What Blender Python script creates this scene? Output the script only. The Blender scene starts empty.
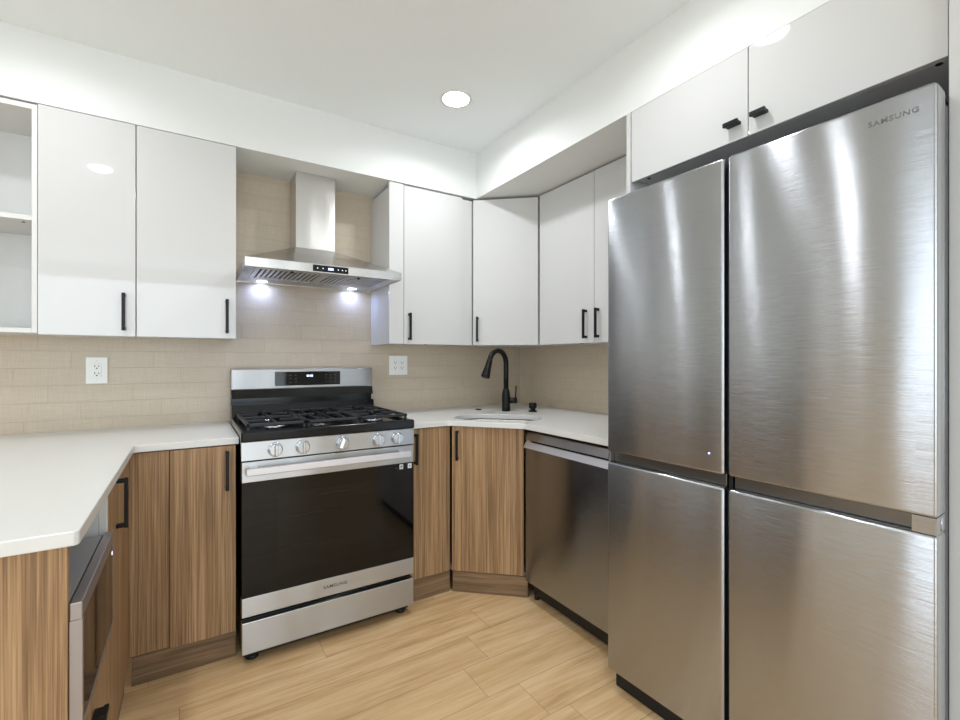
import bpy, bmesh, math, random
from mathutils import Matrix, Vector
random.seed(7)
PI = math.pi
C = bpy.context.scene.collection
SC = bpy.context.scene

# ---------------------------------------------------------------- camera, world, light, exposure
cam_d = bpy.data.cameras.new('camera'); cam = bpy.data.objects.new('camera', cam_d); C.objects.link(cam)
cam_d.sensor_width = 36; cam_d.lens = 461.55 / 960 * 36; cam_d.clip_start = 0.02
cam.location = (0, 0, 1.251); cam.rotation_euler = (PI / 2, 0, -math.radians(32.25))
SC.camera = cam
w = bpy.data.worlds.new('daylight'); SC.world = w; w.use_nodes = True
w.node_tree.nodes['Background'].inputs['Color'].default_value = (0.86, 0.93, 1, 1)
w.node_tree.nodes['Background'].inputs['Strength'].default_value = 1.2
SC.view_settings.view_transform = 'Standard'; SC.view_settings.look = 'None'
SC.view_settings.gamma = 1; SC.view_settings.use_curve_mapping = False
SC.view_settings.exposure = -0.32
SC.cycles.use_denoising = True
SC.cycles.max_bounces = 10; SC.cycles.diffuse_bounces = 6; SC.cycles.glossy_bounces = 5
SC.cycles.sample_clamp_indirect = 6
LAMP_W = 7.0          # each ceiling downlight
FILL_W = 92.0        # added fill light behind the camera, scaled down for the left one
HOOD_W = .7          # each hood lamp

def area(name, loc, rot, size, power, col, size_y=None, spread=PI):
    l = bpy.data.lights.new(name, 'AREA'); l.energy = power; l.color = col; l.spread = spread
    if size_y: l.shape = 'RECTANGLE'; l.size = size; l.size_y = size_y
    else: l.shape = 'DISK'; l.size = size
    o = bpy.data.objects.new(name, l); o.location = loc; o.rotation_euler = rot; C.objects.link(o); return o
area('added_fill_light', (-0.2, -3.12, 1.35), (PI / 2, 0, 0), 3.2, FILL_W, (0.80, 0.91, 1), 2.0)  # added fill behind the camera, no known source there
area('added_fill_light', (-4.1, -0.6, 1.35), (PI / 2, 0, -PI / 2), 2.4, FILL_W * .75, (0.80, 0.91, 1), 2.0)  # second added fill, unseen, from the left side

# ---------------------------------------------------------------- materials
def lin(*c):
    return tuple((x / 255 / 12.92 if x / 255 <= .04045 else ((x / 255 + .055) / 1.055) ** 2.4) for x in c) + (1,)
class NT:
    def __init__(s, name):
        s.m = bpy.data.materials.new(name); s.m.use_nodes = True; s.t = s.m.node_tree; s.b = s.t.nodes['Principled BSDF']
    def n(s, typ, **k):
        o = s.t.nodes.new('ShaderNode' + typ)
        for a, v in k.items(): setattr(o, a, v)
        return o
    def l(s, a, b): s.t.links.new(a, b)
    def put(s, inp, v):
        if hasattr(v, 'is_output'): s.l(v, inp)
        else: inp.default_value = v
    def math(s, op, a, b=0.0, c=0.0):
        o = s.n('Math', operation=op); s.put(o.inputs[0], a); s.put(o.inputs[1], b); s.put(o.inputs[2], c); return o.outputs[0]
    def xyz(s, x, y, z):
        o = s.n('CombineXYZ')
        for i, v in enumerate((x, y, z)): s.put(o.inputs[i], v)
        return o.outputs[0]
    def sep(s, v):
        o = s.n('SeparateXYZ'); s.l(v, o.inputs[0]); return o.outputs
    def coord(s): return s.n('TexCoord').outputs['Object']
    def noise(s, v, scale, detail=3, rough=.55):
        o = s.n('TexNoise'); s.put(o.inputs['Vector'], v); o.inputs['Scale'].default_value = scale
        o.inputs['Detail'].default_value = detail; o.inputs['Roughness'].default_value = rough; return o.outputs['Fac']
    def rand(s, v):
        o = s.n('TexWhiteNoise', noise_dimensions='3D'); s.l(v, o.inputs['Vector']); return o.outputs['Value']
    def ramp(s, f, stops):
        o = s.n('ValToRGB'); e = o.color_ramp.elements
        while len(e) < len(stops): e.new(.5)
        for q, (p, c) in zip(e, stops): q.position = p; q.color = c
        s.put(o.inputs[0], f); return o.outputs[0]
    def mix(s, f, a, b, typ='MIX'):
        o = s.n('Mix', data_type='RGBA', blend_type=typ); s.put(o.inputs[0], f); s.put(o.inputs[6], a); s.put(o.inputs[7], b); return o.outputs[2]
    def bump(s, h, dist, strength=1.0):
        o = s.n('Bump'); o.inputs['Distance'].default_value = dist; o.inputs['Strength'].default_value = strength
        s.l(h, o.inputs['Height']); s.l(o.outputs[0], s.b.inputs['Normal']); return o
    def set(s, **k):
        for a, v in k.items(): s.put(s.b.inputs[a.replace('_', ' ')], v)
        return s

def plain(name, col, rough=.5, metal=0., spec=.5, tex=.0, **k):
    t = NT(name); t.set(Roughness=rough, Metallic=metal); t.b.inputs['Specular IOR Level'].default_value = spec
    if tex:
        f = t.noise(t.coord(), 9, 4)
        t.set(Base_Color=t.mix(f, tuple(c * (1 - tex) for c in col[:3]) + (1,), tuple(min(1, c * (1 + tex)) for c in col[:3]) + (1,)))
        t.set(Roughness=t.math('MULTIPLY_ADD', f, rough * .25, rough * .87))
    else: t.set(Base_Color=col)
    for a, v in k.items(): t.b.inputs[a.replace('_', ' ')].default_value = v
    return t.m

def wood_mat(name, tones, vertical=True):
    t = NT(name); co = t.coord(); inf = t.n('ObjectInfo').outputs['Random']
    sh = t.n('VectorMath', operation='ADD'); t.l(co, sh.inputs[0]); t.l(t.xyz(t.math('MULTIPLY', inf, 3.7), t.math('MULTIPLY', inf, 5.1), t.math('MULTIPLY', inf, 9)), sh.inputs[1])
    x, y, z = t.sep(sh.outputs[0])
    if vertical: v1 = t.xyz(t.math('MULTIPLY', x, 52), t.math('MULTIPLY', y, 52), t.math('MULTIPLY', z, .6)); v2 = t.xyz(t.math('MULTIPLY', x, 260), t.math('MULTIPLY', y, 260), t.math('MULTIPLY', z, 3.))
    else: v1 = t.xyz(t.math('MULTIPLY', x, 1.2), t.math('MULTIPLY', y, 1.2), t.math('MULTIPLY', z, 26)); v2 = t.xyz(t.math('MULTIPLY', x, 4), t.math('MULTIPLY', y, 4), t.math('MULTIPLY', z, 130))
    a = t.noise(v1, 1, 4, .6); b = t.noise(v2, 1, 3, .6)
    f = t.math('ADD', t.math('MULTIPLY', a, .5), t.math('MULTIPLY', b, .5))
    c = t.ramp(f, [(.34, tones[0]), (.455, tones[1]), (.545, tones[2]), (.66, tones[3])])
    t.set(Base_Color=c, Roughness=t.math('MULTIPLY_ADD', b, .15, .38)); t.b.inputs['Specular IOR Level'].default_value = .35
    t.bump(b, .0004, .5); return t.m

def steel_mat(name, col, rough=.27, aniso=.8, horizontal=True, warp=.0012, wscale=1.6, scratch=0.):
    t = NT(name); co = t.coord(); x, y, z = t.sep(co)
    v = t.xyz(t.math('MULTIPLY', x, 3.), t.math('MULTIPLY', y, 3.), t.math('MULTIPLY', z, 260)) if horizontal else t.xyz(t.math('MULTIPLY', x, 400), t.math('MULTIPLY', y, 400), t.math('MULTIPLY', z, 3.))
    g = t.noise(v, 1, 2)
    t.set(Base_Color=t.mix(g, tuple(c * .97 for c in col[:3]) + (1,), col), Metallic=1.0, Roughness=t.math('MULTIPLY_ADD', g, rough * .12, rough * .94))
    tg = t.n('Tangent', direction_type='RADIAL', axis='Z'); t.l(tg.outputs[0], t.b.inputs['Tangent'])
    t.set(Anisotropic=aniso, Anisotropic_Rotation=.25 if horizontal else 0.)
    bp = None
    if warp:
        wv = t.noise(t.xyz(t.math('MULTIPLY', x, 2.2), t.math('MULTIPLY', y, 2.2), t.math('MULTIPLY', z, .9)), wscale, 1)
        bp = t.bump(wv, warp * 10, 1.0)
    if scratch:      # fine horizontal brush lines tilt the surface up and down
        al = t.math('FLOOR', t.math('MULTIPLY', t.math('ADD', x, y), 30)); zl = t.math('FLOOR', t.math('MULTIPLY', z, 9000))
        r = t.math('MULTIPLY_ADD', t.rand(t.xyz(al, zl, 1.0)), 2.0, -1.0); r = t.math('MULTIPLY', r, t.math('ABSOLUTE', r))
        ad = t.n('VectorMath', operation='ADD'); t.l(bp.outputs[0] if bp else t.n('NewGeometry').outputs['Normal'], ad.inputs[0]); t.l(t.xyz(0.0, 0.0, t.math('MULTIPLY', r, scratch)), ad.inputs[1])
        nm = t.n('VectorMath', operation='NORMALIZE'); t.l(ad.outputs[0], nm.inputs[0]); t.l(nm.outputs[0], t.b.inputs['Normal'])
    return t.m

def tile_mat(name, axis):
    t = NT(name); x, y, z = t.sep(t.coord()); u = x if axis == 'x' else y
    H, W = .0785, .3075
    zr = t.math('DIVIDE', t.math('SUBTRACT', z, .9), H); row = t.math('FLOOR', zr)
    off = t.math('MULTIPLY', t.math('MODULO', t.math('MULTIPLY', row, 0.37), 1.0), W)
    ur = t.math('DIVIDE', t.math('ADD', t.math('ADD', u, 20 * W), off), W); colu = t.math('FLOOR', ur)
    fz = t.math('FRACT', zr); fu = t.math('FRACT', ur)
    def edge(f, size, g=.0016):
        d = t.math('MINIMUM', f, t.math('SUBTRACT', 1.0, f)); return t.math('LESS_THAN', t.math('MULTIPLY', d, size), g * .5)
    grout = t.math('MAXIMUM', edge(fz, H), edge(fu, W))
    r = t.rand(t.xyz(row, colu, 3.0))
    lh = t.noise(t.xyz(t.math('MULTIPLY', u, 14), t.math('MULTIPLY', z, 420), r), 1, 2); lv = t.noise(t.xyz(t.math('MULTIPLY', u, 420), t.math('MULTIPLY', z, 14), r), 1, 2)
    ln = t.math('MULTIPLY', t.math('ADD', lh, lv), .5)
    base = t.ramp(ln, [(.3, lin(186, 171, 151)), (.5, lin(197, 183, 163)), (.7, lin(207, 194, 175))])
    base = t.mix(t.math('MULTIPLY', r, .35), base, lin(186, 172, 153))
    c = t.mix(t.math('MULTIPLY', grout, .45), base, lin(160, 147, 130))
    t.set(Base_Color=c, Roughness=.36); t.b.inputs['Specular IOR Level'].default_value = .4
    t.bump(t.math('SUBTRACT', t.math('MULTIPLY', ln, .25), grout), .0012, .6); return t.m

def plank_mat(name):
    t = NT(name); x, y, z = t.sep(t.coord()); W, L = .185, 1.22
    yr = t.math('DIVIDE', t.math('ADD', y, 10 * W + .05), W); row = t.math('FLOOR', yr); fy = t.math('FRACT', yr)
    xr = t.math('ADD', t.math('DIVIDE', t.math('ADD', x, 12.), L), t.rand(t.xyz(row, 1.0, 2.0))); colu = t.math('FLOOR', xr); fx = t.math('FRACT', xr)
    def edge(f, size, g=.0022):
        d = t.math('MINIMUM', f, t.math('SUBTRACT', 1.0, f)); return t.math('LESS_THAN', t.math('MULTIPLY', d, size), g * .5)
    gap = t.math('MAXIMUM', edge(fy, W), edge(fx, L)); r = t.rand(t.xyz(row, colu, 7.0))
    gx = t.math('ADD', x, t.math('MULTIPLY', r, 13.)); gy = t.math('ADD', y, t.math('MULTIPLY', r, 7.))
    g1 = t.noise(t.xyz(t.math('MULTIPLY', gx, 1.6), t.math('MULTIPLY', gy, 17), r), 1, 5, .62); g2 = t.noise(t.xyz(t.math('MULTIPLY', gx, 6), t.math('MULTIPLY', gy, 110), r), 1, 3)
    f = t.math('ADD', t.math('MULTIPLY', g1, .7), t.math('MULTIPLY', g2, .3))
    c = t.ramp(f, [(.30, lin(172, 133, 90)), (.44, lin(206, 169, 123)), (.56, lin(222, 189, 145)), (.72, lin(232, 205, 164))])
    c = t.mix(t.math('MULTIPLY', r, .30), c, lin(200, 166, 120))
    c = t.mix(t.math('MULTIPLY', gap, .6), c, lin(120, 88, 56))
    t.set(Base_Color=c, Roughness=t.math('MULTIPLY_ADD', g1, .16, .33)); t.b.inputs['Specular IOR Level'].default_value = .4
    t.bump(t.math('SUBTRACT', t.math('MULTIPLY', f, .3), gap), .001, .5); return t.m

def glow(name, col, strength):
    t = NT(name); t.set(Base_Color=(0, 0, 0, 1), Emission_Color=col, Emission_Strength=strength); return t.m

M = dict(
    paint=plain('white_wall_paint', lin(222, 224, 222), .75, spec=.3, tex=.01),
    ceil=plain('ceiling_paint', lin(237, 243, 246), .8, spec=.25, tex=.01),
    gloss=plain('gloss_white_lacquer', lin(202, 202, 201), .035, spec=.5, tex=.004),
    white=plain('white_melamine', lin(216, 216, 214), .42, tex=.006),
    quartz=plain('white_quartz', lin(218, 218, 216), .28, spec=.45),
    wood=wood_mat('walnut_laminate', [lin(106, 80, 56), lin(143, 112, 80), lin(170, 137, 101), lin(193, 161, 122)]),
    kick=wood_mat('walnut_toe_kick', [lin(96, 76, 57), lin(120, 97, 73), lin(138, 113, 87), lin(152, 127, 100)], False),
    floor=plank_mat('oak_planks'), tile=tile_mat('beige_linen_tile', 'x'), tile_side=tile_mat('beige_linen_tile_return', 'y'),
    black=plain('matte_black_metal', lin(11, 11, 11), .42, 0., spec=.3, tex=.1),
    enamel=plain('black_enamel', lin(12, 12, 14), .16, spec=.35, tex=.1),
    iron=plain('cast_iron', lin(26, 26, 28), .45, tex=.15),
    glass=plain('black_glass', lin(6, 6, 7), .04, spec=.36, tex=.05),
    rubber=plain('black_plastic', lin(20, 20, 21), .5, tex=.1),
    gap=plain('dark_gap_plastic', lin(10, 10, 11), .6, tex=.1),
    steel=steel_mat('brushed_steel', (.50, .505, .51, 1), .36, .85),
    fridge=steel_mat('fridge_brushed_steel', (.44, .458, .488, 1), .23, .97, True, .0006, 1.4, .2),
    dwsteel=steel_mat('dishwasher_steel', (.38, .41, .45, 1), .22, .95, True, .0006, 1.4, .14),
    satin=plain('satin_aluminium', lin(218, 217, 222), .42, .75, tex=.02),
    polished=steel_mat('polished_steel', (.60, .63, .67, 1), .2, .3, True, 0),
    vsteel=steel_mat('hood_brushed_steel', (.63, .62, .605, 1), .25, .7, True, .0008, 2),
    bowl=plain('sink_satin_steel', lin(150, 146, 140), .42, 1., tex=.03),
    grey=plain('grey_painted_steel', lin(112, 113, 118), .4, .5, tex=.03),
    fridge_side=plain('fridge_side_grey', lin(86, 88, 95), .4, .4, tex=.03), mwframe=plain('microwave_grey_steel', lin(165, 161, 164), .36, .8, tex=.02), mwtop=plain('microwave_top_grey', lin(150, 149, 152), .5, .2, tex=.02),
    recess=plain('dark_steel_recess', lin(120, 119, 118), .3, .9, tex=.03),
    outlet=plain('white_outlet_plastic', lin(236, 236, 232), .35, tex=.01),
    slot=plain('dark_slot', lin(30, 30, 30), .6, tex=.1),
    icon=plain('white_print', lin(225, 228, 230), .5, tex=.02),
    print=plain('dark_grey_print', lin(74, 70, 66), .4, .5, tex=.02),
    emblem=plain('chrome_lettering', lin(112, 112, 114), .35, .5, tex=.02),
    blue_icon=glow('blue_led', (.35, .4, 1, 1), 6.), cyan_icon=glow('white_blue_led', (.75, .85, 1, 1), 3.),
    lens=glow('downlight_lens', (.97, .985, 1, 1), 50.), hood_lens=glow('hood_led_lens', (.8, .86, 1, 1), 5.),
)

# ---------------------------------------------------------------- mesh helpers
class MB:
    def __init__(s, mat=None): s.bm = bmesh.new(); s.T = mat
    def _add(s, verts):
        if s.T is not None: bmesh.ops.transform(s.bm, matrix=s.T, verts=verts)
    def box(s, x0, x1, y0, y1, z0, z1, bev=0., seg=2):
        b = bmesh.new(); bmesh.ops.create_cube(b, size=1)
        for v in b.verts: v.co = Vector(((x0 + x1) / 2 + v.co.x * (x1 - x0), (y0 + y1) / 2 + v.co.y * (y1 - y0), (z0 + z1) / 2 + v.co.z * (z1 - z0)))
        if bev: bmesh.ops.bevel(b, geom=b.edges[:], offset=min(bev, .45 * min(abs(x1 - x0), abs(y1 - y0), abs(z1 - z0))), segments=seg, affect='EDGES', profile=.5)
        s._merge(b); return s
    def _merge(s, b):
        mp = {}
        for v in b.verts: mp[v] = s.bm.verts.new((s.T @ v.co) if s.T is not None else v.co)
        for f in b.faces:
            try: nf = s.bm.faces.new([mp[v] for v in f.verts]); nf.smooth = f.smooth
            except ValueError: pass
        b.free()
    def prism(s, poly, z0, z1, bev=0., holes=()):
        b = bmesh.new(); n = len(poly)
        lo = [b.verts.new((p[0], p[1], z0)) for p in poly]; hi = [b.verts.new((p[0], p[1], z1)) for p in poly]
        b.faces.new(lo[::-1]); b.faces.new(hi)
        for i in range(n): b.faces.new((lo[i], lo[(i + 1) % n], hi[(i + 1) % n], hi[i]))
        bmesh.ops.recalc_face_normals(b, faces=b.faces[:])
        if bev: bmesh.ops.bevel(b, geom=b.edges[:], offset=bev, segments=2, affect='EDGES', profile=.5)
        s._merge(b); return s
    def hexa(s, lo, hi):
        """8 corner solid: lo/hi are four points each"""
        b = bmesh.new(); L = [b.verts.new(p) for p in lo]; H = [b.verts.new(p) for p in hi]
        b.faces.new(L[::-1]); b.faces.new(H)
        for i in range(4): b.faces.new((L[i], L[(i + 1) % 4], H[(i + 1) % 4], H[i]))
        bmesh.ops.recalc_face_normals(b, faces=b.faces[:]); s._merge(b); return s
    def tube(s, path, rad, n=14, cap=True):
        b = bmesh.new(); P = [Vector(p) for p in path]; R = rad if isinstance(rad, (list, tuple)) else [rad] * len(P)
        rings = []; up = None
        for i, p in enumerate(P):
            d = (P[min(i + 1, len(P) - 1)] - P[max(i - 1, 0)])
            d = d.normalized() if d.length > 1e-9 else Vector((0, 0, 1))
            if up is None: up = Vector((1, 0, 0)) if abs(d.x) < .9 else Vector((0, 1, 0))
            a = (up - d * up.dot(d)).normalized(); c = d.cross(a); up = a
            rings.append([b.verts.new(p + (a * math.cos(2 * PI * k / n) + c * math.sin(2 * PI * k / n)) * R[i]) for k in range(n)])
        for i in range(len(P) - 1):
            for k in range(n):
                f = b.faces.new((rings[i][k], rings[i][(k + 1) % n], rings[i + 1][(k + 1) % n], rings[i + 1][k])); f.smooth = True
        if cap: b.faces.new(rings[0][::-1]); b.faces.new(rings[-1])
        s._merge(b); return s
    def cyl(s, p0, p1, r, n=24, bev=0.):
        p0, p1 = Vector(p0), Vector(p1); d = (p1 - p0)
        if bev:
            u = d.normalized() * bev; return s.tube([p0, p0 + u * .001, p0 + u, p1 - u, p1 - u * .001, p1], [r - bev, r - bev * .9, r, r, r - bev * .9, r - bev], n)
        return s.tube([p0, p1], r, n)
    def build(s, name, mat, parent=None, smooth=False):
        me = bpy.data.meshes.new(name); bmesh.ops.recalc_face_normals(s.bm, faces=s.bm.faces[:])
        if smooth:
            for f in s.bm.faces: f.smooth = True
        s.bm.to_mesh(me); s.bm.free(); me.materials.append(mat)
        o = bpy.data.objects.new(name, me); C.objects.link(o)
        if parent is not None:
            o.parent = parent
            if parent.type == 'EMPTY': o.location = -parent.location
        return o
def B(name, mat, parent, *dims, bev=.0015, T=None): return MB(T).box(*dims, bev).build(name, mat, parent)
def tag(o, label, cat, group=None):
    o['label'] = label; o['category'] = cat
    if group: o['group'] = group
    return o
def thing(name, loc, label, cat, group=None):
    o = bpy.data.objects.new(name, None); o.empty_display_size = .1; o.location = loc; C.objects.link(o); return tag(o, label, cat, group)
def struct(o): o['kind'] = 'structure'; return o
def part_label(o, l): o['label'] = l; return o

def text_mesh(name, txt, size, origin, right, up, mat, parent, depth=.0006, spacing=1.0, squash=1.0):
    cu = bpy.data.curves.new(name, 'FONT'); cu.body = txt; cu.size = size; cu.extrude = depth; cu.align_x = 'CENTER'; cu.align_y = 'CENTER'
    cu.space_character = spacing; cu.resolution_u = 3; cu.offset = size * .012
    t = bpy.data.objects.new(name, cu); C.objects.link(t); bpy.context.view_layer.update()
    me = bpy.data.meshes.new_from_object(t.evaluated_get(bpy.context.evaluated_depsgraph_get())); bpy.data.objects.remove(t)
    r, u = Vector(right).normalized(), Vector(up).normalized(); n = r.cross(u)
    mtx = Matrix(((r.x, u.x, n.x, origin[0]), (r.y, u.y, n.y, origin[1]), (r.z, u.z, n.z, origin[2]), (0, 0, 0, 1)))
    me.transform(Matrix.Diagonal((squash, 1, 1, 1))); me.transform(mtx); me.name = name; me.materials.clear(); me.materials.append(mat)
    o = bpy.data.objects.new(name, me); C.objects.link(o); o.parent = parent
    if parent.type == 'EMPTY': o.location = -parent.location
    return o

def bar_handle(parent, T, u, z0, z1, proud=.030, name='handle', horiz=None, thick=.0125):
    """square bar pull on a door face lying in local plane y=0 facing -y (T maps local to world)"""
    m = MB(T); t = thick / 2
    if horiz is None:
        m.box(u - t, u + t, -proud, -proud + .010, z0, z1, .0012)
        m.box(u - t, u + t, -proud + .008, -.0006, z0 + .002, z0 + .015, .001); m.box(u - t, u + t, -proud + .008, -.0006, z1 - .015, z1 - .002, .001)
    else:
        u0, u1 = horiz
        m.box(u0, u1, -proud, -proud + .010, z0 - t, z0 + t, .0012)
        m.box(u0 + .002, u1 - .002, -proud + .008, -.0006, z0 - t + .002, z0 + t - .002, .001)
    return m.build(name, M['black'], parent)
def face_T(origin, ang):
    """local x along the face, local -y outward (towards the room); ang = direction of local x"""
    return Matrix.Translation(origin) @ Matrix.Rotation(ang, 4, 'Z')

# ---------------------------------------------------------------- room shell
YW, XW, ZC, ZU0, ZU1 = 2.79, 2.115, 2.541, 1.352, 2.2600
XL, XF, YF = -4.2, 2.115, -3.2
ZS = 2.262                    # underside of the soffit
struct(B('floor', M['floor'], None, XL - .1, XW + .1, YF - .1, YW + .1, -.05, 0, bev=0))
struct(B('ceiling', M['ceil'], None, XL - .1, XW + .1, YF - .1, YW + .1, ZC, ZC + .06, bev=0))
struct(B('wall_back', M['paint'], None, XL - .1, XW + .1, YW + .008, YW + .1, 0, ZC, bev=0))
struct(B('wall_right', M['paint'], None, XW + .008, XW + .1, YF, YW + .008, 0, ZC, bev=0))
struct(B('wall_backsplash', M['tile'], None, -1.0, XW + .008, YW, YW + .008, 0, ZS, bev=0))
struct(B('wall_backsplash_right', M['tile_side'], None, XW, XW + .008, 1.26, YW, 0, ZS, bev=0))
m = MB(); WX0, WX1, WZ0, WZ1 = -1.8, 1.4, .35, 2.35
m.box(XL - .1, WX0, YF - .1, YF, 0, ZC); m.box(WX1, XW + .1, YF - .1, YF, 0, ZC); m.box(WX0, WX1, YF - .1, YF, 0, WZ0); m.box(WX0, WX1, YF - .1, YF, WZ1, ZC)
struct(m.build('wall_front', M['paint']))
m = MB()
m.box(XL - .1, XL, YF, -1.8, 0, ZC); m.box(XL - .1, XL, .6, YW + .1, 0, ZC); m.box(XL - .1, XL, -1.8, .6, 0, .35); m.box(XL - .1, XL, -1.8, .6, 2.35, ZC)
struct(m.build('wall_left', M['paint']))
def window(name, T, w_, z0, z1):
    m = MB(T); f = .05
    m.box(0, w_, -.06, 0, z0, z0 + f); m.box(0, w_, -.06, 0, z1 - f, z1); m.box(0, f, -.06, 0, z0, z1); m.box(w_ - f, w_, -.06, 0, z0, z1); m.box(w_ / 2 - f / 2, w_ / 2 + f / 2, -.06, 0, z0, z1)
    return struct(m.build(name, M['white']))
window('added_window_1', face_T((WX1, YF - .02, 0), PI), WX1 - WX0, WZ0, WZ1)  # unseen window, put in to carry the front fill light
window('added_window_2', face_T((XL - .02, -1.8, 0), PI / 2), 2.4, .35, 2.35)  # likewise added on the left wall for the second fill
# soffit: one box above the back run, one above the right run
YSF, XSF = 2.462, 1.5255
m = MB(); m.prism([(-1.4, YW + .008), (-1.4, YSF), (XSF, YSF), (XSF, YF), (XW + .008, YF), (XW + .008, YW + .008)], ZS, ZC)
struct(m.build('trim_1', M['paint']))

# ---------------------------------------------------------------- recessed lights
def downlight(x, y, label, power=LAMP_W):
    t = thing('recessed_light', (x, y, ZC), label, 'ceiling light', 'recessed ceiling lights')
    m = MB(); n = 40
    b = bmesh.new(); prof = [(.078, 0), (.078, -.004), (.076, -.006), (.067, -.006), (.064, -.004), (.064, -.0005)]
    rings = [[b.verts.new((x + r * math.cos(2 * PI * k / n), y + r * math.sin(2 * PI * k / n), ZC - .0003 + z)) for k in range(n)] for r, z in prof]
    for i in range(len(prof) - 1):
        for k in range(n): b.faces.new((rings[i][k], rings[i][(k + 1) % n], rings[i + 1][(k + 1) % n], rings[i + 1][k])).smooth = True
    m._merge(b); m.build('trim_ring', M['white'], t)
    MB().cyl((x, y, ZC - .0042), (x, y, ZC - .0009), .0638, 36).build('lens', M['lens'], t)
    a = area('recessed_light_lamp', (0, 0, -.008), (0, 0, 0), .112, power, (.93, .965, 1), spread=2.75); a.parent = t
    return t
downlight(1.115, 1.99, 'round recessed ceiling light above the range corner, the only one in view')
downlight(1.115, .93, 'round recessed ceiling light in front of the fridge, out of frame above', LAMP_W * .5)
downlight(-.50, 1.99, 'round recessed ceiling light above the left counter corner, out of frame', LAMP_W * .55)
downlight(-.50, .95, 'round recessed ceiling light over the peninsula end, out of frame', LAMP_W * .85)
downlight(-3.0, 1.92, 'round recessed ceiling light over the adjoining room, far left out of frame')
downlight(-2.4, .3, 'round recessed ceiling light in the adjoining room nearest the added windows')

# ---------------------------------------------------------------- wall cabinets
DT = .019                    # door thickness
YU = 2.464                   # front plane of the upper doors on the back wall
def carcass(name, mat, parent, x0, x1, y0, y1, z0, z1, t=.016, T=None, shelves=(), back=True):
    m = MB(T)
    m.box(x0, x0 + t, y0, y1, z0, z1); m.box(x1 - t, x1, y0, y1, z0, z1)
    m.box(x0 + t, x1 - t, y0, y1, z0, z0 + t); m.box(x0 + t, x1 - t, y0, y1, z1 - t, z1)
    if back: m.box(x0 + t, x1 - t, y1 - .006, y1, z0 + t, z1 - t)
    return m.build(name, mat, parent)
def upper(x0, x1, label, hx, name='wall_cabinet', xs0=None, fill=None, group='white wall cabinets'):
    t = thing(name, ((x0 + x1) / 2, (YU + YW) / 2, ZU0), label, 'cabinet', group)
    carcass('body', M['white'], t, xs0 if xs0 else x0 + .0005, x1 - .0005, YU + DT + .001, YW - .001, ZU0 + .004, ZU1)
    d = B('door', M['gloss'], t, x0 + .0018, x1 - .0018, YU, YU + DT, ZU0, ZU1)
    bar_handle(d, face_T((0, YU, 0), 0), hx, ZU0 + .024, ZU0 + .182)
    return t
LX0, LX1, LX2 = -.5045, -.1915, .1915
upper(LX0, LX1, 'gloss white wall cabinet next to the open shelf at the left', -.2325)
upper(LX1, LX2, 'gloss white wall cabinet immediately left of the range hood', .151)
ZL0, ZL1 = ZU0, ZU1; ZU0, ZU1 = 1.343, 2.251
t = thing('wall_cabinet', (1.23, 2.63, ZU0), 'gloss white wall cabinet immediately right of the range hood with a filler strip', 'cabinet', 'white wall cabinets')
carcass('body', M['white'], t, .975, 1.425, YU + DT + .001, YW - .001, ZU0 + .004, ZU1)
B('side_panel', M['gloss'], t, .957, .9735, YU + .021, YW - .001, ZU0 - .001, ZU1 - .022)
B('filler_strip', M['gloss'], t, .952, 1.038, YU - .002, YU + .019, ZU0, ZU1 + .004)
d = B('door', M['gloss'], t, 1.0415, 1.427, YU, YU + DT, ZU0, ZU1)
bar_handle(d, face_T((0, YU, 0), 0), 1.071, ZU0 + .022, ZU0 + .178)
B('corner_filler', M['gloss'], t, 1.4275, 1.497, YU + .004, YU + .020, ZU0, ZU1 - .008)
MB().cyl((1.24, 2.60, ZU0 + .002), (1.24, 2.60, ZU0 + .005), .012, 20).build('hole_cover', M['slot'], t)
# diagonal corner cabinet
P0, P1 = Vector((1.500, 2.464, 0)), Vector((1.808, 2.196, 0)); dv = P1 - P0; DL = dv.length; DA = math.atan2(dv.y, dv.x)
TD = face_T(P0, DA)
t = thing('corner_wall_cabinet', (1.8, 2.5, ZU0), 'gloss white diagonal corner wall cabinet above the sink faucet', 'cabinet', 'white wall cabinets')
nn = Vector((-dv.y, dv.x, 0)).normalized() * .021
q0, q1 = P0 + nn, P1 + nn
MB().prism([(q0.x + .002, q0.y), (q1.x + .004, q1.y + .004), (XW - .001, q1.y + .004), (XW - .001, YW - .001), (q0.x + .002, YW - .001)], ZU0 + .004, ZU1 - .004).build('body', M['white'], t)
d = B('door', M['gloss'], t, .003, DL - .003, 0, DT, ZU0, ZU1 - .003, T=TD)
bar_handle(d, TD, .032, ZU0 + .022, ZU0 + .176)
# right hand wall cabinet, two doors
XR = 1.81; TR = lambda x, y: face_T((x, y, 0), -PI / 2)      # local x runs towards the camera (-y), outward is -x
t = thing('wall_cabinet', (1.95, 1.74, ZU0), 'gloss white two-door wall cabinet on the right wall beside the fridge', 'cabinet', 'white wall cabinets')
carcass('body', M['white'], t, .005, .902, DT + .001, XW - XR - .001, ZU0 + .004, ZU1, T=TR(XR, 2.19))
T_ = TR(XR, 2.19)
d = B('door', M['gloss'], t, .003, .449, 0, DT, ZU0, ZU1, T=T_); bar_handle(d, T_, .395, ZU0 + .024, ZU0 + .180)
d = B('door', M['gloss'], t, .452, .902, 0, DT, ZU0, ZU1, T=T_); bar_handle(d, T_, .482, ZU0 + .024, ZU0 + .180)
MB().cyl((1.93, 1.95, ZU0 + .002), (1.93, 1.95, ZU0 + .005), .012, 20).build('hole_cover', M['slot'], t)
ZU0, ZU1 = ZL0, ZL1
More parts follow.
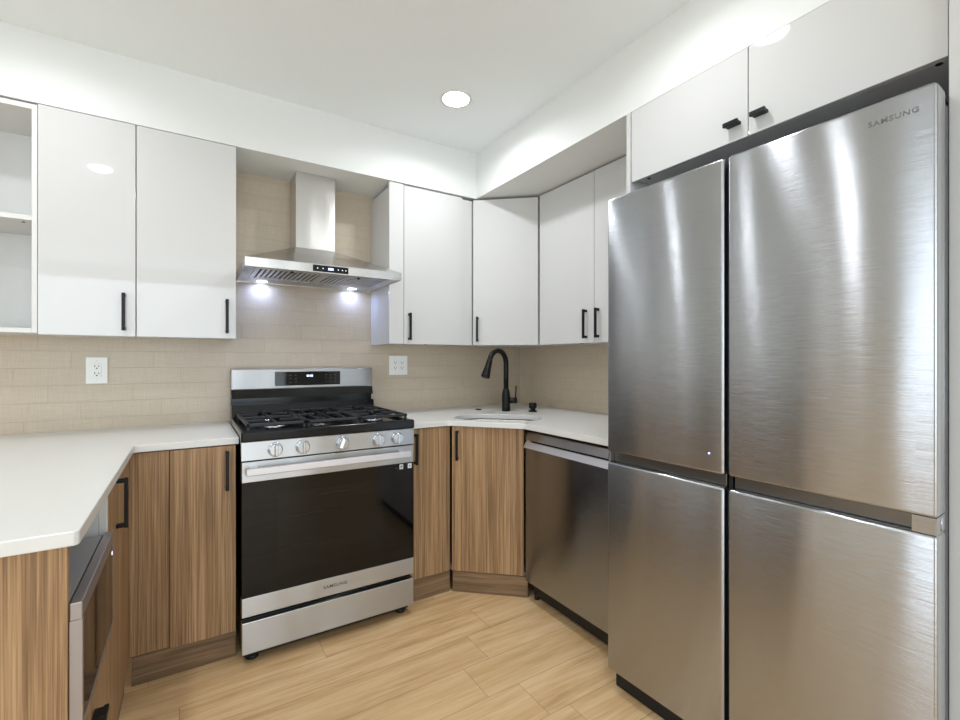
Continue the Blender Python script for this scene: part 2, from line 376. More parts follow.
# over-fridge cabinet
XO, OY0, OY1, OZ = 1.526, 1.264, .332, 1.9745
T_ = TR(XO, OY0); OW = OY0 - OY1
t = thing('over_fridge_cabinet', (1.83, .8, OZ), 'wide gloss white two-door cabinet above the steel fridge', 'cabinet', 'white wall cabinets')
carcass('body', M['white'], t, .0, OW, DT + .001, XW - XO - .001, OZ + .014, ZS - .002, T=T_)
for (a, b_, h0, h1) in ((.0025, OW / 2 - .0015, OW / 2 - .068, OW / 2 - .020), (OW / 2 + .0015, OW - .002, OW / 2 + .018, OW / 2 + .064)):
    d = B('door', M['gloss'], t, a, b_, 0, DT, OZ, ZS - .0004, T=T_)
    bar_handle(d, T_, 0, OZ + .052, 0, horiz=(h0, h1), thick=.014)
for u_ in (.045, OW - .03): MB(T_).cyl((u_, .055, OZ + .0125), (u_, .055, OZ + .0155), .0075, 16).build('screw_hole', M['slot'], t)
# tall panels each side of the fridge
tag(B('fridge_side_panel', M['gloss'], None, 1.522, XW - .001, 1.2655, 1.2845, 0, ZS - .001), 'tall white panel between the fridge and the dishwasher counter', 'panel')
tag(B('fridge_side_panel', M['gloss'], None, 1.498, XW - .001, .2985, .3268, 0, ZS - .001), 'tall white panel on the right side of the fridge at the frame edge', 'panel')
# open shelf unit at far left
t = thing('open_wall_shelf', (-.7, 2.63, ZU0), 'white open wall shelf with two compartments at the left edge', 'shelf')
m = MB(); sx0, sx1, sy = -.965, -.5055, YU + .006
m.box(sx0, sx0 + .018, sy, YW - .001, ZU0 + .006, ZU1 - .004, .001); m.box(sx1 - .016, sx1, sy, YW - .001, ZU0 + .006, ZU1 - .004, .001)
m.box(sx0 + .018, sx1 - .016, sy, YW - .001, ZU0 + .006, ZU0 + .024, .001); m.box(sx0 + .018, sx1 - .016, sy, YW - .001, ZU1 - .024, ZU1 - .004, .001)
m.build('frame', M['white'], t)
B('back_panel', M['white'], t, sx0 + .018, sx1 - .016, YW - .010, YW - .0015, ZU0 + .024, ZU1 - .024, bev=0)
sh = B('shelf_board', M['white'], t, sx0 + .0185, sx1 - .0165, sy + .004, YW - .011, 1.800, 1.818)
MB().cyl((sx1 - .05, sy + .05, 1.7985), (sx1 - .05, sy + .05, 1.801), .006, 14).build('screw_cap', M['slot'], sh)

# ---------------------------------------------------------------- range hood
HX0, HX1, HY, HZ0, HZ1, HZ2 = .2105, .9505, 2.285, 1.671, 1.711, 1.852
HC = .5875
t = thing('range_hood', (HC, 2.6, HZ0), 'stainless steel pyramid range hood with chimney above the stove', 'range hood')
m = MB()
yb = YW - .001
m.box(HX0, HX0 + .002, HY, yb, HZ0, HZ1); m.box(HX1 - .002, HX1, HY, yb, HZ0, HZ1); m.box(HX0 + .002, HX1 - .002, HY, HY + .002, HZ0, HZ1); m.box(HX0 + .002, HX1 - .002, yb - .002, yb, HZ0, HZ1)
cx0, cx1, cy = .4835, .6915, 2.609
m.hexa([(HX0, HY, HZ1), (HX1, HY, HZ1), (HX1, yb, HZ1), (HX0, yb, HZ1)], [(cx0 - .004, cy - .004, HZ2), (cx1 + .004, cy - .004, HZ2), (cx1 + .004, yb, HZ2), (cx0 - .004, yb, HZ2)])
m.build('canopy', M['vsteel'], t)
B('chimney', M['vsteel'], t, cx0, cx1, cy, yb, HZ2 + .001, ZS - .0005, bev=.002)
m = MB(); m.box(HX0 + .002, HX1 - .002, HY + .002, HY + .05, HZ0 + .006, HZ0 + .010); m.box(HX0 + .002, HX1 - .002, yb - .135, yb - .002, HZ0 + .006, HZ0 + .010)
m.box(HX0 + .002, HX0 + .05, HY + .05, yb - .135, HZ0 + .006, HZ0 + .010); m.box(HX1 - .05, HX1 - .002, HY + .05, yb - .135, HZ0 + .006, HZ0 + .010)
m.build('underside_panel', M['steel'], t)
fw = (HX1 - HX0 - .10) / 2
for k in range(2):
    fx = HX0 + .05 + k * fw; y0, y1 = HY + .052, yb - .137; m = MB()
    m.box(fx + .001, fx + fw - .001, y0, y0 + .022, HZ0 + .003, HZ0 + .012, .001); m.box(fx + .001, fx + fw - .001, y1 - .022, y1, HZ0 + .003, HZ0 + .012, .001)
    n = 13; p = (fw - .03) / n
    m.box(fx + .001, fx + .014, y0 + .022, y1 - .022, HZ0 + .003, HZ0 + .012); m.box(fx + fw - .014, fx + fw - .001, y0 + .022, y1 - .022, HZ0 + .003, HZ0 + .012)
    for i in range(n + 1):
        xc = fx + .015 + i * p
        m.box(max(xc - p * .31, fx + .0145), min(xc + p * .31, fx + fw - .0145), y0 + .022, y1 - .022, HZ0 + .004, HZ0 + .010, .001)
    f_ = m.build('baffle_filter', M['steel'], t)
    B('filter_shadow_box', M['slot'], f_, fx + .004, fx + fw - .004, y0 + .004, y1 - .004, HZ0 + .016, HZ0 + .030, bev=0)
    MB().cyl((fx + fw / 2, y0 + .012, HZ0 - .004), (fx + fw / 2, y0 + .012, HZ0 + .003), .007, 14).build('filter_knob', M['black'], f_)
d = B('control_display', M['glass'], t, .500, .670, HY - .0012, HY - .0001, HZ0 + .005, HZ1 - .004, bev=.0004)
m = MB()
for i, xx in enumerate((.572, .5785, .585, .5915)): m.box(xx, xx + .0045, HY - .0016, HY - .0013, HZ0 + .015, HZ0 + .026)
m.build('clock_digits', M['blue_icon'], d)
for xx in (.520, .545, .618, .638, .655): B('touch_icon', M['cyan_icon'], d, xx, xx + .004, HY - .0016, HY - .0013, HZ0 + .019, HZ0 + .0225, bev=0)
for xx in (HX0 + .125, HX1 - .125):
    l_ = MB().cyl((xx, yb - .048, HZ0 + .0025), (xx, yb - .048, HZ0 + .006), .026, 28).build('led_lamp', M['hood_lens'], t)
    a = area('hood_lamp', (xx - t.location.x, yb - .048 - t.location.y, .001), (0, 0, 0), .05, HOOD_W, (.40, .53, 1), spread=3.0); a.parent = t

# ---------------------------------------------------------------- range
RX0, RX1, RY = .180, .937, 2.095
t = thing('gas_range', ((RX0 + RX1) / 2, 2.4, 0), 'stainless steel gas range with black oven door between wood cabinets', 'stove')
B('body', M['enamel'], t, RX0 + .003, RX1 - .003, RY + .040, YW - .03, .035, .914)
for (xx, yy) in ((RX0 + .045, RY + .065), (RX1 - .045, RY + .065), (RX0 + .045, 2.68), (RX1 - .045, 2.68)):
    m = MB(); m.cyl((xx, yy, .0), (xx, yy, .018), .026, 20, .004); m.cyl((xx, yy, .017), (xx, yy, .036), .012, 14); m.build('foot', M['rubber'], t)
B('base_rail', M['rubber'], t, RX0 + .012, RX1 - .012, RY + .045, RY + .06, .018, .05)
# storage drawer
B('storage_drawer', M['steel'], t, RX0 + .001, RX1 - .001, RY, RY + .038, .050, .180, bev=.003)
# oven door
d = B('oven_door', M['steel'], t, RX0 + .001, RX1 - .001, RY, RY + .038, .202, .280, bev=.002)
B('top_rail', M['steel'], d, RX0 + .001, RX1 - .001, RY, RY + .038, .750, .834, bev=.002)
g = B('door_glass', M['glass'], d, RX0 + .001, RX1 - .001, RY + .001, RY + .030, .281, .749, bev=.001)
gm = plain('oven_window_glass', lin(15, 14, 13), .05, spec=.36, tex=.05)
part_label(B('oven_window', gm, g, RX0 + .135, RX1 - .155, RY + .0002, RY + .0008, .360, .690, bev=0), 'slightly lighter see-through pane in the black door')
rm = plain('dim_oven_rack', lin(60, 58, 54), .3, .7, tex=.05)
for k, (zz, xa, xb) in enumerate(((.585, .17, .40), (.455, .14, .38), (.66, .30, .55))):
    MB().cyl((RX0 + xa, RY + .0001, zz), (RX0 + xb, RY + .0001, zz), .0008, 8).build('oven_rack', rm, g)
m = MB(); hz = .801
m.box(.193, .902, RY - .052, RY - .034, hz - .014, hz + .014, .003)
for xx in (RX0 + .03, RX1 - .08): m.box(xx, xx + .03, RY - .036, RY - .0003, hz - .012, hz + .012, .002)
m.build('handle', M['satin'], d)
text_mesh('brand_lettering', 'SAMSUNG', .020, (.556, RY - .0004, .243), (1, 0, 0), (0, 0, 1), M['print'], d, .0002, 1.08, 1.1)
for xx, w_ in ((.862, .019), (.905, .020)):
    l_ = B('sticker', M['icon'], g, xx, xx + w_, RY + .0004, RY + .0009, .722, .745, bev=0)
    m = MB()
    if xx < .9: m.box(xx + .004, xx + w_ - .003, RY + .0001, RY + .0003, .733, .738); m.box(xx + .004, xx + .011, RY + .0001, RY + .0003, .727, .730)
    else: m.box(xx + .007, xx + .013, RY + .0001, RY + .0003, .730, .737)
    m.build('sticker_mark', M['print'], l_)
for xx in (.838, .844, .850): B('printed_mark', M['print'], g, xx, xx + .004, RY + .0004, RY + .0008, .727, .733, bev=0)
for xx in (.886, .893): B('printed_mark', M['print'], g, xx, xx + .005, RY + .0004, RY + .0008, .735, .737, bev=0)
# control panel, slightly raked
m = MB(); m.hexa([(RX0, RY, .840), (RX1, RY, .840), (RX1, RY + .05, .840), (RX0, RY + .05, .840)], [(RX0, RY + .003, .914), (RX1, RY + .003, .914), (RX1, RY + .05, .914), (RX0, RY + .05, .914)])
cp = m.build('control_panel', M['steel'], t)
import_x = [.3067, .4163, .5869, .7551, .8490]
for xx in import_x:
    zc = .876; k = MB()
    k.cyl((xx, RY + .0015, zc), (xx, RY - .006, zc), .0295, 32, .002); k.cyl((xx, RY - .006, zc), (xx, RY - .024, zc), .0255, 32, .003)
    k_ = k.build('knob', M['polished'], t)
    tilt = .35 if abs(xx - .5869) < .01 else 0.
    T_ = Matrix.Translation((xx, RY - .024, zc)) @ Matrix.Rotation(tilt, 4, 'Y')
    B('knob_grip', M['polished'], k_, -.006, .006, -.016, .001, -.0245, .0245, bev=.002, T=T_)
m = MB(); m.box(.19, .207, RY - .0002, RY + .001, .858, .898, .0005); 
# cooktop
ct = MB(); ct.box(RX0 - .002, RX1 + .002, RY - .004, RY + .03, .9155, .958, .006, 3); ct.box(RX0, RX1, RY + .02, 2.665, .9155, .944, .003); ct.box(RX0 - .001, RX0 + .02, RY + .02, 2.665, .93, .957, .005); ct.box(RX1 - .02, RX1 + .001, RY + .02, 2.665, .93, .957, .005)
ct.build('cooktop', M['enamel'], t)
burn = [(RX0 + .15, RY + .17, .038), (RX0 + .15, RY + .43, .03), ((RX0 + RX1) / 2, RY + .30, .048), (RX1 - .15, RY + .17, .042), (RX1 - .15, RY + .43, .03)]
for bx_, by_, br in burn:
    m = MB(); m.cyl((bx_, by_, .9445), (bx_, by_, .958), br + .008, 28, .002); b_ = m.build('burner', M['polished'], t)
    MB().cyl((bx_, by_, .958), (bx_, by_, .967), br, 28, .003).build('burner_cap', M['iron'], b_)
gw = (RX1 - RX0 - .040) / 3
for k in range(3):
    x0 = RX0 + .020 + k * gw + .002; x1 = x0 + gw - .004; y0, y1 = RY + .030, 2.645; zt = .986; r = .0065
    m = MB()
    m.box(x0, x1, y0, y0 + .014, zt - .014, zt, .003); m.box(x0, x1, y1 - .014, y1, zt - .014, zt, .003)
    m.box(x0, x0 + .013, y0, y1, zt - .014, zt, .003); m.box(x1 - .013, x1, y0, y1, zt - .014, zt, .003)
    ym = (y0 + y1) / 2; xm = (x0 + x1) / 2
    if k != 1: m.box(x0, x1, ym - .006, ym + .006, zt - .013, zt, .003)
    cs = [RY + .17, RY + .43] if k != 1 else [RY + .30]
    for yc in cs:
        reach = .030
        m.box(xm - .005, xm + .005, yc + reach, min(yc + .125 if k != 1 else y1 - .01, y1 - .01), zt - .013, zt, .003); m.box(xm - .005, xm + .005, max(yc - .125 if k != 1 else y0 + .01, y0 + .01), yc - reach, zt - .013, zt, .003)
        m.box(x0 + .01, xm - reach, yc - .005, yc + .005, zt - .013, zt, .003); m.box(xm + reach, x1 - .01, yc - .005, yc + .005, zt - .013, zt, .003)
        if k == 1:
            for s_ in (-1, 1):
                for q_ in (-1, 1): m.box(xm + s_ * .062 - .005, xm + s_ * .062 + .005, ym + q_ * .11 - .10, ym + q_ * .11 + .10, zt - .013, zt, .003)
    for xx in (x0 + .002, x1 - .012):
        for yy in (y0 + .002, y1 - .012): m.box(xx, xx + .010, yy, yy + .010, .9435, zt - .006, .001)
    m.build('grate', M['iron'], t)
# backguard
yg = 2.690
m = MB(); m.box(RX0 + .004, RX1 - .004, yg, YW - .012, 1.094, 1.204, .006); bg = m.build('backguard', M['steel'], t)
m = MB(); m.hexa([(RX0 + .004, 2.655, .944), (RX1 - .004, 2.655, .944), (RX1 - .004, YW - .012, .944), (RX0 + .004, YW - .012, .944)], [(RX0 + .004, 2.672, 1.018), (RX1 - .004, 2.672, 1.018), (RX1 - .004, YW - .012, 1.018), (RX0 + .004, YW - .012, 1.018)])
m.box(RX0 + .0045, RX1 - .0045, yg + .02, YW - .014, 1.018, 1.052); m.hexa([(RX0 + .0045, 2.680, 1.050), (RX1 - .0045, 2.680, 1.050), (RX1 - .0045, YW - .012, 1.050), (RX0 + .0045, YW - .012, 1.050)], [(RX0 + .0045, yg + .004, 1.0935), (RX1 - .0045, yg + .004, 1.0935), (RX1 - .0045, YW - .012, 1.0935), (RX0 + .0045, YW - .012, 1.0935)])
m.build('backguard_vent', M['enamel'], t)
dp = B('display', M['glass'], t, .392, .741, yg - .0014, yg - .0002, 1.111, 1.187, bev=.0004)
m = MB()
for i in range(4): m.box(.556 + i * .008 + (.003 if i > 1 else 0), .561 + i * .008 + (.003 if i > 1 else 0), yg - .0018, yg - .0015, 1.158, 1.169)
m.build('clock_digits', M['cyan_icon'], dp)
for r_ in range(3):
    for i in range(4):
        B('touch_icon', M['print'], dp, .408 + i * .028, .420 + i * .028, yg - .0018, yg - .0015, 1.166 - r_ * .019, 1.169 - r_ * .019, bev=0)
        if i < 3: B('touch_icon', M['print'], dp, .655 + i * .026, .665 + i * .026, yg - .0018, yg - .0015, 1.166 - r_ * .019, 1.169 - r_ * .019, bev=0)

# ---------------------------------------------------------------- base cabinets
CT, CB = .927, .899          # worktop top and underside
YB, XB = 2.190, 1.487        # door planes of back and right runs
ZK, ZD = .110, .894
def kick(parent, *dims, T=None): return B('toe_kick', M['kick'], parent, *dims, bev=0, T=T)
t = thing('base_cabinet', (0, 2.48, 0), 'walnut-look base cabinet immediately left of the gas range', 'cabinet', 'wood base cabinets')
carcass('body', M['wood'], t, -.185, .1655, YB + DT + .001, YW - .001, ZK, CB - .001)
d = B('door', M['wood'], t, -.062, .1665, YB - .012, YB + .008, ZK + .008, ZD + .001)
bar_handle(d, face_T((0, YB - .012, 0), 0), .134, .714, .876)
B('filler_panel', M['wood'], t, -.198, -.064, YB + .002, YB + .019, ZK + .010, ZD)
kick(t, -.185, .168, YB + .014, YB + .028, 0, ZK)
t = thing('base_cabinet', (1.07, 2.48, 0), 'narrow walnut-look base cabinet immediately right of the gas range', 'cabinet', 'wood base cabinets')
carcass('body', M['wood'], t, .945, 1.185, YB + DT + .001, YW - .001, ZK, CB - .001)
d = B('door', M['wood'], t, .945, 1.190, YB, YB + DT, ZK + .008, ZD)
bar_handle(d, face_T((0, YB, 0), 0), .986, .714, .872)
kick(t, .945, 1.196, YB + .014, YB + .028, 0, ZK)
S0, S1 = Vector((1.196, 2.184, 0)), Vector((1.484, 1.924, 0)); sv = S1 - S0; SL = sv.length; TS = face_T(S0, math.atan2(sv.y, sv.x)); sn = Vector((-sv.y, sv.x, 0)).normalized()
t = thing('sink_base_cabinet', (1.7, 2.4, 0), 'walnut-look diagonal corner base cabinet under the sink', 'cabinet', 'wood base cabinets')
a_, b_ = S0 + sn * .021, S1 + sn * .021
MB().prism([(a_.x, a_.y), (b_.x + .010, b_.y), (b_.x + .010, b_.y + .02), (XW - .001, b_.y + .02), (XW - .001, YW - .001), (a_.x, YW - .001)], ZK, ZK + .016).build('floor_board', M['white'], t)
B('side_board', M['white'], t, XW - .30, XW - .002, 1.946, 1.962, ZK + .016, CB - .001, bev=0)
B('door', M['wood'], t, .003, SL - .003, 0, DT, ZK + .008, ZD, T=TS)
d = t.children[-1]
bar_handle(d, TS, .034, .716, .874)
kick(t, .004, SL + .02, .014, .028, 0, ZK, T=TS)
B('end_filler', M['wood'], t, SL - .0028, SL + .0, .001, .02, ZK + .008, ZD, T=TS)

# dishwasher
t = thing('dishwasher', (1.8, 1.61, 0), 'dark stainless dishwasher between the sink cabinet and the fridge', 'dishwasher')
T_ = TR(XB, 1.914); DWW = .600
B('body', M['gap'], t, .030, DWW - .004, .032, .58, .035, .885, T=T_)
d = B('door', M['dwsteel'], t, .002, DWW - .002, 0, .030, .100, .795, bev=.003, T=T_)
m = MB(T_); m.hexa([(.002, -.001, .836), (DWW - .002, -.001, .836), (DWW - .002, .03, .836), (.002, .03, .836)], [(.002, .012, .873), (DWW - .002, .012, .873), (DWW - .002, .03, .873), (.002, .03, .873)])
m.build('control_strip', M['steel'], t)
B('pocket_recess', M['gap'], t, .003, DWW - .003, .022, .031, .796, .836, bev=0, T=T_)
m = MB(T_); m.hexa([(.004, -.016, .797), (DWW - .004, -.016, .797), (DWW - .004, .010, .797), (.004, .010, .797)], [(.004, .002, .826), (DWW - .004, .002, .826), (DWW - .004, .010, .826), (.004, .010, .826)]); m.box(.004, .03, .004, .026, .80, .834, .002); m.box(DWW - .03, DWW - .004, .004, .026, .80, .834, .002)
m.build('handle', M['satin'], t)
B('kick_plate', M['gap'], t, .004, DWW - .004, .07, .085, .0, .10, T=T_)
for u_ in (.03, DWW - .05): MB(T_).cyl((u_, .055, 0), (u_, .055, .036), .014, 14).build('foot', M['rubber'], t)

# peninsula
XP, PY0 = -.190, 1.176
TPn = face_T((XP, 0, 0), PI / 2)      # local x = world y, outward = +x
t = thing('peninsula_cabinet', (-.5, 1.95, 0), 'walnut-look peninsula cabinet with tall door nearest the back corner', 'cabinet', 'wood base cabinets')
m = MB(TPn)
m.box(1.644, 1.660, .020, .60, ZK, CB - .001); m.box(1.661, 2.16, .021, .60, ZK, ZK + .016); m.box(1.661, 2.16, .59, .60, ZK + .016, CB - .001)
m.build('body', M['white'], t)
d = B('door', M['wood'], t, 1.645, 2.172, 0, DT, ZK + .008, ZD, T=TPn)
bar_handle(d, TPn, 1.81, .728, .884)
kick(t, 1.645, 2.18, .016, .030, 0, ZK, T=TPn)
t = thing('microwave_cabinet', (-.5, 1.44, 0), 'walnut-look cabinet at the peninsula end with a niche above one drawer', 'cabinet', 'wood base cabinets')
m = MB(TPn); m.box(1.627, 1.643, .0195, .60, ZK, CB - .001); m.box(1.196, 1.626, .022, .60, .495, .511); m.box(1.196, 1.626, .022, .60, ZK, ZK + .016); m.box(1.196, 1.626, .59, .60, ZK + .016, CB - .001)
m.build('body', M['white'], t)
part_label(B('end_panel', M['wood'], t, -.83, XP - .0075, PY0, PY0 + .019, 0, CB - .001), 'plain wood end panel facing the camera')
d = B('drawer', M['wood'], t, 1.198, 1.642, 0, DT, ZK + .008, .513, T=TPn)
bar_handle(d, TPn, 0, .416, 0, horiz=(1.375, 1.42), proud=.028, thick=.014)
B('niche_edge', M['white'], t, 1.630, 1.6425, .001, .0192, .522, ZD, T=TPn)
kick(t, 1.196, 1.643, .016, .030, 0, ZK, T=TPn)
# microwave in the niche
t = thing('microwave_oven', (-.45, 1.44, .512), 'stainless built-in microwave in the peninsula niche under the counter', 'microwave')
B('body', M['mwtop'], t, 1.205, 1.617, .010, .46, .5125, .772, T=TPn)
m = MB(TPn)
m.box(1.181, 1.622, -.014, .006, .743, .778, .002); m.box(1.181, 1.622, -.014, .006, .522, .540, .002); m.box(1.181, 1.195, -.014, .006, .540, .743, .0005); m.box(1.606, 1.622, -.014, .006, .540, .743, .0005)
m.build('door_frame', M['mwframe'], t)
part_label(B('door_glass', M['glass'], t, 1.1955, 1.6055, -.0137, .002, .5405, .7425, bev=.0005, T=TPn), 'mirror-like black glass')
B('indicator', M['blue_icon'], t, 1.590, 1.597, -.0143, -.0138, .722, .731, bev=0, T=TPn)

# ---------------------------------------------------------------- worktops
def arc_corner(p, a, b, r, n=5):
    """rounded corner at p between directions to a and b"""
    p, a, b = Vector(p), Vector(a), Vector(b); u, v = (a - p).normalized(), (b - p).normalized()
    half = u.angle(v) / 2; d = r / math.tan(half); c = p + (u + v).normalized() * (r / math.sin(half)); s, e = p + u * d - c, p + v * d - c; out = []
    for i in range(n + 1):
        q = s.lerp(e, i / n).normalized() * r + c; out.append((q.x, q.y))
    return out
def rounded(poly, radii):
    out = []
    for i, p in enumerate(poly):
        r = radii.get(i, 0); out += arc_corner(p, poly[i - 1], poly[(i + 1) % len(poly)], r) if r else [tuple(p)]
    return out
YE, XE = 2.172, 1.446
poly = rounded([(-.835, YW - .001), (-.835, 1.148), (-.176, 1.148), (-.176, YE + .004), (.1785, YE + .004), (.1785, YW - .001)], {2: .010, 3: .018})
MB().prism(poly, CB, CT, .0025).build('worktop', M['quartz'])
tag(bpy.data.objects['worktop'], 'white quartz L-shaped worktop left of the range', 'countertop', 'white quartz worktops')
# right worktop with sink cut-out
SCN = Vector((1.480, 2.156)); SA = math.atan2(sv.y, sv.x)
def sink_loop(hl, hw, r, n=6):
    pts = []
    for (cx, cy, a0) in ((hl - r, hw - r, 0), (-hl + r, hw - r, PI / 2), (-hl + r, -hw + r, PI), (hl - r, -hw + r, 1.5 * PI)):
        for i in range(n + 1):
            a = a0 + PI / 2 * i / n; lx, ly = cx + r * math.cos(a), cy + r * math.sin(a)
            pts.append((SCN.x + lx * math.cos(SA) - ly * math.sin(SA), SCN.y + lx * math.sin(SA) + ly * math.cos(SA)))
    return pts
outer = rounded([(.9395, YW - .001), (.9395, YE), (1.178, YE), (XE, 1.862), (XE, 1.290), (XW - .001, 1.290), (XW - .001, YW - .001)], {2: .05, 3: .06})
hole = sink_loop(.246, .140, .125)
bm = bmesh.new(); eds = []
for loop in (outer, hole):
    vs = [bm.verts.new((x, y, CT)) for x, y in loop]; eds += [bm.edges.new((vs[i], vs[(i + 1) % len(vs)])) for i in range(len(vs))]
bmesh.ops.triangle_fill(bm, use_beauty=True, use_dissolve=False, edges=eds)
ext = bmesh.ops.extrude_face_region(bm, geom=bm.faces[:])
for e in ext['geom']:
    if isinstance(e, bmesh.types.BMVert): e.co.z = CB
m = MB(); m.bm = bm
tag(m.build('worktop', M['quartz']), 'white quartz worktop with sink cut-out right of the range', 'countertop', 'white quartz worktops')
wt = C.objects[-1]
bv = wt.modifiers.new('eased_edge', 'BEVEL'); bv.width = .0025; bv.segments = 2; bv.limit_method = 'ANGLE'; bv.angle_limit = .9

# sink
t = thing('undermount_sink', (SCN.x, SCN.y, .70), 'stainless undermount sink in the corner worktop', 'sink')
b = bmesh.new(); loops = [sink_loop(.258, .152, .135), sink_loop(.249, .143, .127), sink_loop(.245, .139, .124), sink_loop(.228, .122, .11), sink_loop(.05, .05, .04)]; zs = [CB - .0030, CB - .0030, .86, .715, .708]
R_ = [[b.verts.new((x, y, z)) for x, y in lp] for lp, z in zip(loops, zs)]
for i in range(4):
    for k in range(len(R_[0])):
        f = b.faces.new((R_[i][k], R_[i][(k + 1) % len(R_[0])], R_[i + 1][(k + 1) % len(R_[0])], R_[i + 1][k])); f.smooth = True
b.faces.new(R_[-1]); m = MB(); m._merge(b); bw = m.build('bowl', M['bowl'], t)
sol = bw.modifiers.new('sheet', 'SOLIDIFY'); sol.thickness = .0015; sol.offset = 1
MB().cyl((SCN.x, SCN.y, .7085), (SCN.x, SCN.y, .712), .042, 28, .001).build('drain', M['polished'], t)

# faucet
FX, FYY = 1.702, 2.388; fd = Vector((-.955, -.297, 0)).normalized()
t = thing('faucet', (FX, FYY, CT), 'matte black gooseneck pull-down kitchen faucet behind the sink', 'faucet')
m = MB()
m.cyl((FX, FYY, CT + .0003), (FX, FYY, CT + .006), .027, 28, .002)
m.tube([(FX, FYY, CT + .005), (FX, FYY, CT + .02), (FX, FYY, CT + .095), (FX, FYY, CT + .118), (FX, FYY, CT + .135), (FX, FYY, CT + .145)], [.026, .0265, .0265, .0245, .0195, .0175], 28); m.build('base', M['black'], t)
zt, ra = 1.226, .083; pts = [(FX, FYY, CT + .140), (FX, FYY, 1.15)]
for i in range(0, 19):
    a = PI * .90 * i / 18; p = Vector((FX, FYY, zt)) + fd * (ra - ra * math.cos(a)) + Vector((0, 0, ra * math.sin(a))); pts.append(tuple(p))
MB().tube(pts, .0160, 20).build('spout', M['black'], t)
e0 = Vector(pts[-1]); dr = (Vector(pts[-1]) - Vector(pts[-2])).normalized()
MB().tube([e0 - dr * .004, e0 + dr * .01, e0 + dr * .05, e0 + dr * .108, e0 + dr * .113], [.0165, .018, .021, .0275, .026], 24).build('spray_head', M['black'], t)
side = Vector((.84, -.54, 0)).normalized(); c0 = Vector((FX, FYY, CT + .068))
lv = MB().cyl(c0 + side * .022, c0 + side * .070, .0185, 20, .002).build('handle_hub', M['black'], t)
h0 = c0 + side * .060
MB().cyl(h0 + Vector((0, 0, .010)), h0 + Vector((0, 0, .092)) + side * .004, .0042, 12, .001).build('lever', M['black'], lv)
# soap dispenser and hole cover
DX, DY = 1.822, 2.268
t = thing('soap_dispenser', (DX, DY, CT), 'short black soap dispenser cap right of the faucet', 'dispenser')
MB().cyl((DX, DY, CT + .0003), (DX, DY, CT + .008), .027, 24, .002).build('flange', M['black'], t)
MB().tube([(DX, DY, CT + .007), (DX, DY, CT + .016), (DX, DY, CT + .024)], [.019, .015, .019], 20).build('neck', M['black'], t)
MB().cyl((DX, DY, CT + .023), (DX, DY, CT + .056), .024, 24, .003).build('cap', M['black'], t)
tag(MB().cyl((1.594, 2.545, CT + .0003), (1.594, 2.545, CT + .006), .020, 24, .002).build('hole_cover', M['black']), 'flat round black hole cover on worktop left of the faucet', 'cover')

# ---------------------------------------------------------------- outlets
def outlet(x, z, gangs, label):
    w_ = .080 if gangs == 1 else .124; h_ = .124 if gangs == 1 else .122
    t = thing('wall_outlet', (x, YW, z), label, 'outlet', 'white wall outlets')
    m = MB(); m.box(x - w_ / 2, x + w_ / 2, YW - .006, YW - .0004, z - h_ / 2, z + h_ / 2, .002); m.build('cover_plate', M['outlet'], t)
    for g_ in range(gangs):
        xc = x + (g_ - (gangs - 1) / 2) * .046
        rc = B('receptacle', M['outlet'], t, xc - .0165, xc + .0165, YW - .0085, YW - .0062, z - .0335, z + .0335, bev=.001)
        m = MB()
        for zz in (z + .016, z - .017):
            m.box(xc - .0085, xc - .0060, YW - .0090, YW - .0086, zz, zz + .009); m.box(xc + .0060, xc + .0085, YW - .0090, YW - .0086, zz, zz + .008); m.cyl((xc, YW - .0090, zz - .006), (xc, YW - .0086, zz - .006), .0030, 10)
        m.build('socket_slots', M['slot'], rc)
        for zz in (z + .045, z - .045): MB().cyl((xc, YW - .0070, zz), (xc, YW - .0061, zz), .0028, 10).build('cover_screw', M['white'], t)
def px(u, v, y):
    a = (u - 480) / 461.55; b = -(v - 360) / 461.55; T = math.radians(32.25); k = y / (math.cos(T) - a * math.sin(T)); return (a * math.cos(T) + math.sin(T)) * k, 1.251 + b * k
outlet(-.364, 1.202, 1, 'white duplex wall outlet on the tile left of the range')
outlet(1.139, 1.217, 2, 'white double-width wall outlet on the tile right of the range')

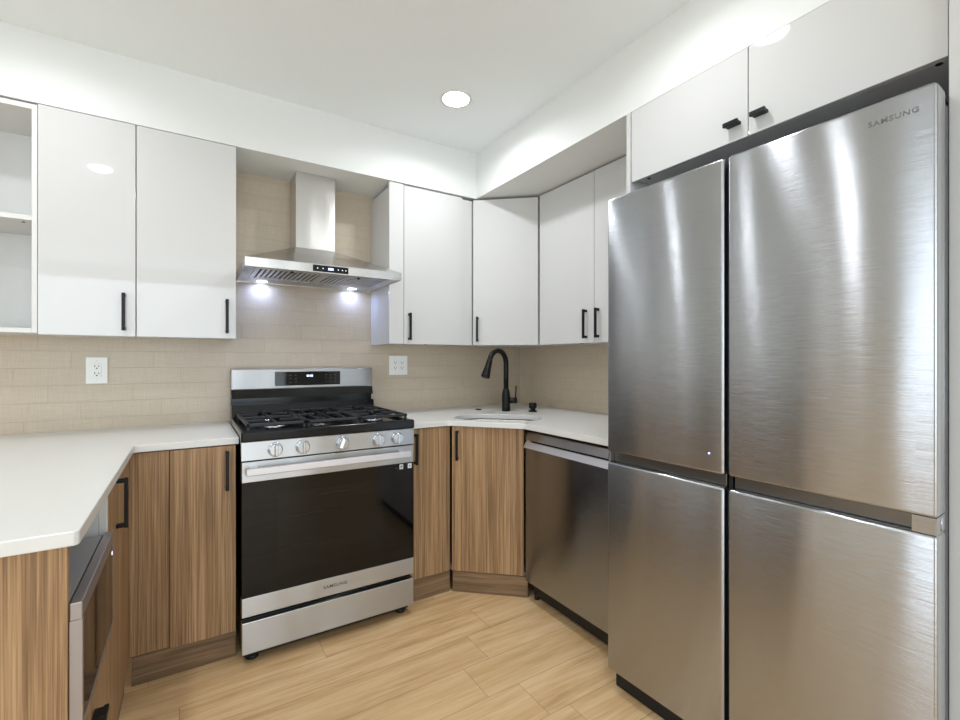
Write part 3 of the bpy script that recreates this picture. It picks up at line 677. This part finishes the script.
# ---------------------------------------------------------------- fridge
FA, FB = Vector((1.350, 1.230, 0)), Vector((1.380, .3185, 0)); fv = FB - FA; FW = fv.length
TF = face_T(FA, math.atan2(fv.y, fv.x))      # local x towards the camera's right, -y outward
t = thing('refrigerator', (1.75, .78, 0), 'large four-door brushed stainless steel refrigerator on the right', 'refrigerator')
B('body', M['fridge_side'], t, .005, FW - .005, .080, .715, .04, 1.842, bev=.004, T=TF)
B('base_grille', M['gap'], t, .012, FW - .012, .036, .0795, .005, .066, T=TF)
for u_ in (.06, FW - .06):
    for v_ in (.10, .62): MB(TF).cyl((u_, v_, 0), (u_, v_, .041), .02, 16).build('foot', M['rubber'], t)
gp = .0115; mid = FW * .495
def fridge_door(x0, x1, z0, z1, label):
    m = MB(TF); d_ = .070; m.box(x0, x1, .0, d_, z0, z1, .008, 4)
    d = part_label(m.build('door', M['fridge'], t), label)
    for p in d.data.polygons: p.use_smooth = True
    try: d.data.set_sharp_from_angle(angle=.6)
    except Exception: pass
    B('door_gasket', M['gap'], d, x0 + .01, x1 - .01, d_ + .0005, d_ + .0095, z0 + .01, z1 - .01, T=TF)
    return d
d1 = fridge_door(0, mid - gp / 2, .903, 1.861, 'upper left steel door')
d2 = fridge_door(mid + gp / 2, FW, .903, 1.861, 'upper right steel door with brand lettering')
d3 = fridge_door(0, mid - gp / 2, .077, .864, 'lower left steel door')
d4 = fridge_door(mid + gp / 2, FW, .077, .864, 'lower right steel door')
B('center_strip', M['gap'], t, mid - gp / 2 + .0002, mid + gp / 2 - .0002, .03, .079, .08, 1.84, bev=0, T=TF)
# finger grips between the doors
for (x0, x1) in ((.012, mid - .012), (mid + .012, FW - .045)):
    part_label(B('finger_grip', M['recess'], t, x0, x1, .028, .068, .8645, .9025, bev=.002, T=TF), 'recessed grip channel')
for (x0, x1) in ((.002, .011), (FW - .044, FW - .002)): B('grip_end_cap', M['fridge'], t, x0, x1, .004, .068, .8646, .9024, bev=.001, T=TF)
for u_ in (.06, FW - .055):
    m = MB(TF); m.box(u_ - .045, u_ + .045, .03, .16, 1.8615, 1.874, .004); m.box(u_ - .035, u_ + .035, .085, .15, 1.8425, 1.863, .002); m.build('top_hinge', M['grey'], t)
m = MB(TF); m.box(FW - .05, FW - .004, .072, .0795, .866, .900, .001); m.cyl((FW - .006, .045, .868), (FW - .006, .045, .899), .006, 12); m.build('middle_hinge', M['polished'], t)
r_ = fv.normalized(); n_ = Vector((r_.y, -r_.x, 0)); n_ = n_ if n_.x < 0 else -n_
fp = FA + r_ * (FW * .918) + n_ * .0006
text_mesh('brand_lettering', 'SAMSUNG', .0165, (fp.x, fp.y, 1.812), r_, (0, 0, 1), M['emblem'], d2, .0007, 1.08, 1.15)
MB(TF).cyl((mid - .052, -.0006, .962), (mid - .052, .001, .962), .003, 12).build('indicator_light', M['blue_icon'], d1)
